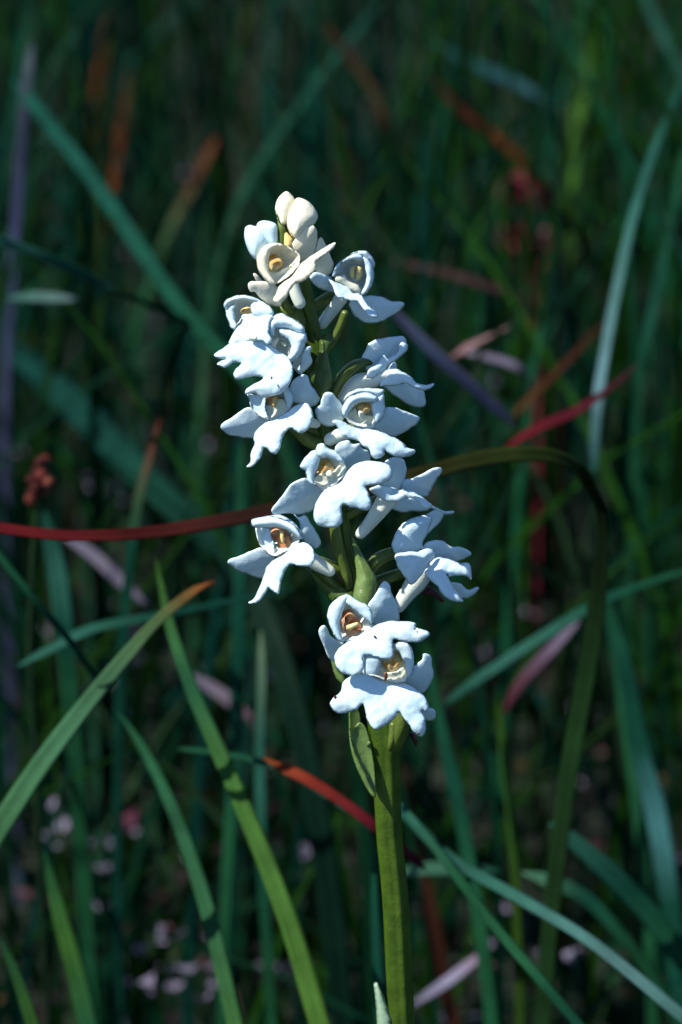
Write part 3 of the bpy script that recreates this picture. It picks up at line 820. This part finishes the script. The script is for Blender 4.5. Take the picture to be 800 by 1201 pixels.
traced('straw', 'straw', 'thin pinkish straw lying nearly level under the crimson flower head', [(455, 306, .68, 6), (520, 320, .68, 10), (570, 335, .68, 10), (625, 352, .68, 7)], [(.05, .03, .035), (.06, .032, .035), (.03, .016, .02)])
traced('straw', 'straw', 'crimson straw rising to meet the tall pale blue blade', [(590, 528, .565, 8), (630, 503, .565, 11), (670, 486, .565, 11), (705, 464, .565, 9), (752, 425, .57, 5)], [(.10, .005, .012), (.065, .005, .012), (.04, .005, .012), (.02, .010, .014)])
traced('straw', 'straw', 'rusty orange straw slanting up behind the crimson straw', [(598, 492, .62, 6), (625, 465, .62, 9), (665, 425, .62, 9), (715, 372, .63, 6)], [(.05, .024, .008), (.035, .012, .006), (.02, .008, .006)])
traced('straw', 'straw', 'lavender straw slanting under the red end of the arching leaf', [(75, 630, .60, 10), (110, 652, .60, 15), (150, 690, .60, 14), (176, 712, .60, 8)], [LAV, (.2, .18, .24), LAV])
traced('straw', 'straw', 'pale mauve straw lying behind the longer fresh green blade', [(220, 790, .62, 10), (260, 815, .62, 16), (300, 848, .62, 12)], [LAV, (.2, .17, .22), PINK])
traced('straw', 'straw', 'purple-brown straw rising steeply from the litter beyond the lowest flower', [(588, 840, .58, 9), (612, 800, .58, 14), (645, 765, .58, 14), (680, 728, .58, 8)], [(.05, .01, .015), (.06, .025, .04), (.09, .07, .11), (.10, .09, .13)])
traced('grass_leaf', B, 'long teal blade crossing behind the drooping end of the arching leaf', [(520, 828, .55, 6), (550, 805, .55, 12), (640, 745, .55, 13), (715, 702, .55, 12), (810, 668, .56, 10)], [TEAL, PALE, TEAL, GREEN])
traced('grass_leaf', B, 'very broad blue-green blade sloping down under the arching leaf', [(0, 400, .76, 20), (60, 450, .73, 34), (130, 520, .69, 38), (200, 590, .65, 36), (270, 650, .62, 30)], [(.003, .026, .022), (.005, .036, .028), (.004, .028, .018), (.003, .016, .010)], True)
traced('grass_leaf', B, 'grey-green blade leaning over from the far grass to the flower tip', [(448, 0, .84, 6), (400, 60, .82, 9), (340, 140, .80, 10), (292, 212, .78, 10), (262, 290, .76, 9), (245, 380, .74, 9)], [(.008, .05, .035), (.012, .055, .035), (.01, .045, .02)], True)
traced('grass_leaf', B, 'blade with a painted bright blue sheen among the far grass', [(505, 48, .82, 6), (560, 78, .82, 12), (610, 100, .82, 13), (642, 120, .82, 7)], [(.01, .05, .04), (.02, .09, .10), (.06, .16, .20)])  # highlight painted into the tint, brightening to blue along the blade
traced('stalk', 'dry stalk', 'orange-brown dry stalk standing upright in the far grass', [(152, 82, .88, 6), (146, 130, .88, 11), (134, 200, .88, 12), (122, 285, .88, 10), (116, 360, .88, 9)], [BROWN, (.07, .016, .01), (.12, .035, .008), (.03, .05, .008), OLIVE], True)
traced('stalk', 'dry stalk', 'rusty dry stalk standing behind the orange-brown stalk', [(128, 15, .98, 6), (120, 70, .98, 11), (110, 150, .98, 10), (104, 240, .98, 9)], [BROWN, (.10, .03, .008), (.05, .04, .008), OLIVE], True)
traced('stalk', 'dry stalk', 'short rusty-tipped green stalk leaning near the flower tip', [(260, 150, .82, 4), (248, 175, .82, 10), (225, 220, .82, 11), (195, 280, .82, 10), (170, 350, .82, 9)], [(.08, .02, .01), (.06, .03, .015), (.03, .07, .03), GREEN], True)
traced('stalk', 'dry stalk', 'dull brown stalk standing upright just beyond the buds', [(398, 140, .85, 5), (404, 200, .85, 10), (410, 262, .85, 11), (416, 330, .85, 10)], [BROWN, (.035, .02, .012), (.03, .035, .02)], True)
traced('grass_leaf', B, 'red-tipped green blade standing between the arching leaf and the very broad blade', [(188, 488, .56, 3), (178, 530, .56, 9), (166, 575, .56, 12), (156, 640, .565, 13)], [(.10, .02, .015), (.05, .03, .02), (.03, .08, .04), TEAL], True)
traced('grass_leaf', B, 'pale teal upright blade just under the red end of the arching leaf', [(52, 600, .58, 14), (66, 660, .58, 23), (76, 730, .58, 24), (84, 810, .585, 22)], [TEAL, PALE, TEAL, GREEN], True)
traced('grass_leaf', B, 'upright teal blade standing straight behind the flower with the red-brown throat', [(284, 520, .56, 8), (283, 600, .56, 15), (281, 720, .56, 16), (278, 850, .565, 16), (270, 980, .57, 15)], [GREEN, TEAL, TEAL, GREEN], True)
traced('grass_leaf', B, 'upright pale green blade beside the straight teal blade', [(306, 740, .555, 5), (308, 800, .555, 11), (306, 900, .56, 13), (308, 1000, .56, 14), (316, 1130, .565, 14)], [(.1, .16, .1), PALE, TEAL, GREEN], True)
traced('grass_leaf', B, 'short green blade pointing up below the base of the grey-green blade', [(0, 1100, .5, 4), (18, 1140, .5, 12), (40, 1205, .5, 16)], [GREEN, LIME], True)
traced('grass_leaf', B, 'broad shaded green blade leaning through the low turf', [(52, 1000, .53, 6), (70, 1070, .53, 18), (92, 1150, .53, 22), (106, 1210, .53, 22)], [GREEN, LIME, GREEN], True)
traced('grass_leaf', B, 'teal blade with a lit stretch painted bright blue dropping into the litter', [(712, 700, .58, 10), (735, 790, .58, 20), (752, 880, .58, 24), (772, 960, .58, 26), (788, 1060, .58, 24)], [GREEN, TEAL, TEAL, (.04, .14, .15), TEAL], True)  # bright blue stop paints the sunlit stretch into the tint
traced('grass_leaf', B, 'slim green blade standing between the arching leaf and the blade with the painted lit stretch', [(708, 700, .6, 6), (722, 760, .6, 12), (735, 850, .6, 14), (750, 960, .6, 15)], [TEAL, GREEN, GREEN], True)
traced('grass_leaf', B, 'slim teal blade leaning beyond the lowest flower', [(500, 760, .56, 6), (520, 860, .56, 15), (540, 950, .56, 17), (560, 1060, .56, 17)], [GREEN, TEAL, GREEN], True)
traced('grass_leaf', B, 'upright olive green blade close beyond the purple-brown straw', [(585, 820, .57, 5), (590, 880, .57, 10), (600, 960, .57, 11), (606, 1060, .57, 11)], [OLIVE, LIME, OLIVE], True)
traced('grass_leaf', B, 'straight teal blade half hidden by the stem', [(438, 985, .5, 3), (440, 1060, .5, 9), (443, 1130, .5, 11), (448, 1210, .5, 12)], [TEAL, TEAL], True)
traced('grass_leaf', B, 'bright green blade leaning in the sunlit far grass', [(700, 40, .9, 8), (680, 130, .9, 16), (668, 230, .9, 18), (660, 340, .9, 18)], [(.05, .12, .02), LIME, OLIVE], True)
traced('grass_leaf', B, 'pale teal blade leaning alone above the tall pale blue blade', [(745, -30, .8, 10), (770, 25, .8, 12), (800, 85, .8, 12), (840, 170, .8, 12)], [PALE, PALE, TEAL], True)
traced('straw', 'straw', 'mauve straw lying in the litter under the long blue-green blade', [(482, 1180, .6, 8), (530, 1148, .6, 12), (575, 1112, .6, 9)], [LAV, (.2, .2, .3), PURPLE])


# crimson umbel-like head on its own stem
def crimson_plant():
    path = [(614, 200, .80), (618, 300, .80), (628, 400, .80), (632, 520, .80), (632, 640, .80)]
    pts = [P(*q) for q in path]
    last = pts[-1].copy()
    pts.append(np.array([last[0], last[1] + .01, ground_z(last[0], last[1]) - .004]))
    root = bpy.data.objects.new('flowering_herb', None); COL.objects.link(root)
    b = pts[-1]
    root.location = b; root.empty_display_size = .01
    tag(root, 'small herb with crimson blurred flower heads on a thin red stem', 'herb')
    cp = catmull(np.array(pts) * 1e4, 60, closed=False) / 1e4
    v, f = tube(cp, np.full(len(cp), .0007), 8)
    mesh_obj('stem', v - b, f, M['blade'], root, cols=np.tile((.12, .018, .03), (len(v), 1)), uvs=np.zeros((len(v), 2)))
    for (hx, hy, r, n, brd) in ((616, 222, 34, 46, (624, 380)), (600, 272, 17, 16, (625, 350)), (640, 284, 18, 16, (627, 370))):
        c0, c1 = P(brd[0], brd[1], .80), P(hx, hy + 10, .80)
        v, f = tube(np.linspace(c0, c1, 6), np.full(6, .0004), 6)
        h = mesh_obj('branch', v - b, f, M['blade'], root, cols=np.tile((.14, .03, .04), (len(v), 1)), uvs=np.zeros((len(v), 2)))
        for k in range(n):
            a, q = rng.random() * 6.28, math.sqrt(rng.random())
            ctr = P(hx + r * q * math.cos(a), hy + .5 * r * q * math.sin(a), .80 + rng.uniform(-.008, .008))
            sz = .0011 + .0007 * rng.random()
            dirs = rng.normal(size=(5, 3)); dirs /= np.linalg.norm(dirs, axis=1)[:, None]
            vv, ff = [ctr], []
            for dd in dirs:
                s2 = np.cross(dd, [.3, .2, 1]); s2 /= np.linalg.norm(s2)
                i = len(vv)
                vv += [ctr + dd * sz + s2 * sz * .5, ctr + dd * sz * 1.5, ctr + dd * sz - s2 * sz * .5]
                ff.append((0, i, i + 1, i + 2))
            colr = [(.12, .012, .028), (.08, .008, .020), (.14, .07, .09)][int(rng.random() * 2.4)]
            mesh_obj('floret', np.array(vv) - b, ff, M['blade'], h, False, cols=np.tile(colr, (len(vv), 1)), uvs=np.zeros((len(vv), 2)))


crimson_plant()


def sedge_head():
    root = bpy.data.objects.new('sedge', None); COL.objects.link(root)
    stem_px = [(52, 548, .54), (45, 590, .54), (30, 600, .545), (4, 560, .55), (-30, 540, .56)]
    pts = [P(*q) for q in [(56, 540, .54), (46, 580, .54), (40, 650, .545), (36, 760, .55)]]
    last = pts[-1]
    b = np.array([last[0], last[1] + .02, ground_z(last[0], last[1] + .02) - .004])
    root.location = b
    tag(root, 'dark brown sedge seed head beside the red end of the arching leaf', 'sedge')
    cp = catmull(np.array(pts + [b]) * 1e4, 60, closed=False) / 1e4
    v, f = tube(cp, np.full(len(cp), .0006), 8)
    st = mesh_obj('stem', v - b, f, M['blade'], root, cols=np.tile(DARK, (len(v), 1)), uvs=np.zeros((len(v), 2)))
    for k in range(16):
        u = k / 15
        c = P(56 - 14 * u + rng.uniform(-9, 9), 545 + 48 * u, .54 + rng.uniform(-.003, .003))
        e = c + np.array([rng.uniform(-.6, .6), rng.uniform(-.4, .2), .8]) * .0022
        v, f = tube(np.linspace(c, e, 5), np.array([.3, 1, 1.1, .8, .1]) * .0009, 7)
        mesh_obj('spikelet', v - b, f, M['blade'], root, cols=np.tile([(.09, .022, .018), (.05, .015, .015), (.13, .04, .03)][k % 3], (len(v), 1)), uvs=np.zeros((len(v), 2)))


sedge_head()


# upright blades of the near meadow that can still be told apart
def arc_points(bx, by, h, lean, az, curl, n=11):
    s = np.linspace(0, 1, n)
    out = lean * s + curl * s ** 2.4
    z = h * (s - .30 * abs(curl) / max(h, .01) * s ** 3)
    z0 = ground_z(bx, by) - .004
    return np.stack([bx + out * math.cos(az), by + out * math.sin(az), z0 + z], 1)


def in_view(pts, depth, margin=40):
    x, y, d = project(pts)
    return bool(np.any((x > -margin) & (x < 800 + margin) & (y > -margin) & (y < 1201 + margin) & (d < depth)))


kinds = [((.005, .042, .020), 'plain green'), ((.004, .042, .032), 'blue-green'), ((.010, .036, .004), 'olive green'), ((.016, .068, .008), 'bright green')]
made = 0
tries = 0
while made < 250 and tries < 8000:
    tries += 1
    dpt = rng.uniform(.56, .95)
    yb = dpt * 1.0 - .36 + rng.uniform(0, .08)
    bx = rng.uniform(-.13, .13) * (dpt / .42) * .62
    h = rng.uniform(.09, .24) * (1 if bx < .03 else 1.1)
    wild = rng.random() < .4
    pts = arc_points(bx, yb, h, rng.normal(0, .06 if wild else .02), rng.uniform(0, 6.28), rng.uniform(0, .14 if wild else .06), 13)
    if in_view(pts, .545): continue
    ki = rng.choice(4, p=[.36, .30, .22, .12])
    col, nm_ = kinds[ki]
    w0 = rng.uniform(.0014, .0036)
    wid = w0 * np.clip(np.linspace(1, 0, 13) ** .55, .04, 1)
    a = rng.uniform(0, 6.28) if rng.random() < .4 else rng.normal(0, .5)
    side = np.tile([math.cos(a), math.sin(a), 0], (13, 1))
    v, f, cc, uv = blade_mesh(pts, wid, side, np.array(col)[None] * np.linspace(.9, 1.1, 13)[:, None] * rng.choice([.5, .9, 1.3, 2.0]))  # random gain puts sunlit-and-dark contrast into the blade tint
    o = mesh_obj('grass_leaf', v - pts[0], f, M['blade'], cols=cc, uvs=uv)
    o.location = pts[0]
    tag(o, f'unmarked {nm_} blade rooted upright in the turf behind the orchid', B, f'{nm_} upright blades behind the orchid')
    made += 1


def scatter(name, label, count, place, cull=True):
    V, F, CC, UV = [], [], [], []
    off = 0
    for _ in range(count):
        r = place()
        if r is None: continue
        pts, w0, col, a = r
        if cull and in_view(pts, .58): continue
        n = len(pts)
        wid = w0 * np.clip(np.linspace(1, 0, n) ** .55, .03, 1)
        side = np.array([math.cos(a), math.sin(a), 0])
        nm = np.array([-math.sin(a), math.cos(a), 0])
        l = pts - side * wid[:, None] * .5
        c = pts + nm * wid[:, None] * .16
        rr = pts + side * wid[:, None] * .5
        V.append(np.stack([l, c, rr], 1).reshape(-1, 3))
        for i in range(n - 1):
            b = off + i * 3
            F.append((b, b + 1, b + 4, b + 3)); F.append((b + 1, b + 2, b + 5, b + 4))
        CC.append(np.tile(col, (n * 3, 1)))
        uu = np.tile([0, .5, 1], n) + rng.random() * 30
        UV.append(np.stack([uu, np.repeat(np.linspace(0, 5, n), 3)], 1))
        off += n * 3
    o = mesh_obj(name, np.concatenate(V), F, M['blade'], cols=np.concatenate(CC), uvs=np.concatenate(UV))
    return tag(o, label, 'grass', kind='stuff')


G1, T1, O1, L1 = (.003, .027, .014), (.002, .027, .021), (.006, .027, .003), (.010, .048, .005)
PAL = [(G1, .34), (T1, .22), (O1, .20), (DARK, .14), (L1, .10), (TAN, .003), (BROWN, .012), ((.03, .012, .02), .006)]
PW = np.array([p[1] for p in PAL]); PW /= PW.sum()
tuss = [(rng.uniform(-1.6, 1.6), rng.uniform(.15, 3.4)) for _ in range(420)]


def place_tall():
    if rng.random() < .6:
        c = tuss[int(rng.random() * len(tuss))]
        x, y = c[0] + rng.normal(0, .03), c[1] + rng.normal(0, .03)
    else:
        y = .12 + 3.4 * rng.random() ** 1.4
        x = rng.uniform(-1, 1) * (.4 + .7 * y)
    col = np.array(PAL[rng.choice(len(PAL), p=PW)][0]) * rng.uniform(.7, 1.3)
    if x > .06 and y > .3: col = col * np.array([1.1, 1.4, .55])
    h = rng.uniform(.08, .22) * (1 + .25 * rng.random())
    pts = arc_points(x, y, h, rng.normal(0, .03), rng.uniform(0, 6.28), rng.uniform(0, .12), 8)
    return pts, rng.uniform(.0012, .0034), col, rng.uniform(0, 6.28) if rng.random() < .5 else rng.normal(0, .6)


def place_low():
    y = .02 + 2.6 * rng.random() ** 1.4
    x = rng.uniform(-1, 1) * (.3 + .45 * y)
    col = np.array(PAL[rng.choice(len(PAL), p=PW)][0]) * rng.uniform(.6, 1.2)
    pts = arc_points(x, y, rng.uniform(.015, .07), rng.normal(0, .02), rng.uniform(0, 6.28), rng.uniform(0, .05), 6)
    return pts, rng.uniform(.001, .0026), col, rng.uniform(0, 6.28)


def place_side():
    x = rng.choice([-1, 1]) * rng.uniform(.16, 1.2)
    y = rng.uniform(-.35, .25)
    col = np.array(PAL[rng.choice(len(PAL), p=PW)][0]) * rng.uniform(.7, 1.2)
    pts = arc_points(x, y, rng.uniform(.06, .18), rng.normal(0, .02), rng.uniform(0, 6.28), rng.uniform(0, .05), 8)
    return pts, rng.uniform(.0012, .003), col, rng.uniform(0, 6.28)


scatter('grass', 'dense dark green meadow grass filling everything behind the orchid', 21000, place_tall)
scatter('turf', 'short tangled turf close to the ground among taller grass', 11000, place_low)
scatter('side_grass', 'meadow grass growing to both sides of the orchid', 2500, place_side)


def litter():
    V, F, CC = [], [], []
    pal = [LAV, (.18, .17, .25), PINK, (.05, .03, .015), PURPLE, (.02, .012, .01), (.17, .16, .24), RED]

    def chip(c, l, wd, col):
        a = rng.uniform(0, 6.28)
        t = np.array([math.cos(a), math.sin(a), rng.normal(0, .3)]); t /= np.linalg.norm(t)
        s = np.cross(t, [0, 0, 1]); s /= np.linalg.norm(s)
        s = s + np.array([0, 0, rng.normal(0, .5)])
        b = len(V)
        n = np.cross(t, s) * wd * .5
        V.extend([c - t * l * .5, c - s * wd * .5 + n, c + t * l * .5, c + s * wd * .5 + n])
        F.append((b, b + 1, b + 2, b + 3))
        CC.extend([col] * 4)

    for _ in range(1900):
        y = .02 + .8 * rng.random() ** 1.1
        x = rng.uniform(-1, 1) * (.2 + .35 * y)
        c = np.array([x, y, ground_z(x, y) + .05 * rng.random() ** 1.5 + .002])
        chip(c, rng.uniform(.003, .012) * (3 if rng.random() < .06 else 1), rng.uniform(.0012, .0026), pal[rng.choice(8, p=[.16, .1, .12, .12, .16, .24, .05, .05])])
    # drifts of bleached bits caught on top of the turf
    for (px, py, r, n) in ((205, 1110, 55, 40), (70, 955, 30, 10), (130, 1010, 45, 16), (372, 1000, 30, 10), (300, 840, 40, 12), (625, 695, 60, 12),
                           (660, 700, 80, 10), (150, 760, 70, 18), (250, 760, 60, 14), (170, 480, 90, 10), (620, 1120, 60, 10), (520, 1170, 50, 10), (430, 140, 60, 6)):
        for _ in range(int(n * .45)):
            x, y = rng.normal(px, r * .6), rng.normal(py, r * .6)
            dr = P(x, y, 1.0) - CAM
            k = CAM[2] / -dr[2]
            c = CAM + dr * (k * rng.uniform(.86, .93))
            chip(c, rng.uniform(.0025, .007), rng.uniform(.0014, .0028), pal[rng.choice([0, 1, 1, 2, 6])])
    o = mesh_obj('litter', np.array(V), F, M['blade'], smooth=False, cols=np.array(CC), uvs=np.zeros((len(V), 2)))
    tag(o, 'pale mauve and brown dead plant litter scattered between the grass', 'litter', kind='stuff')


litter()
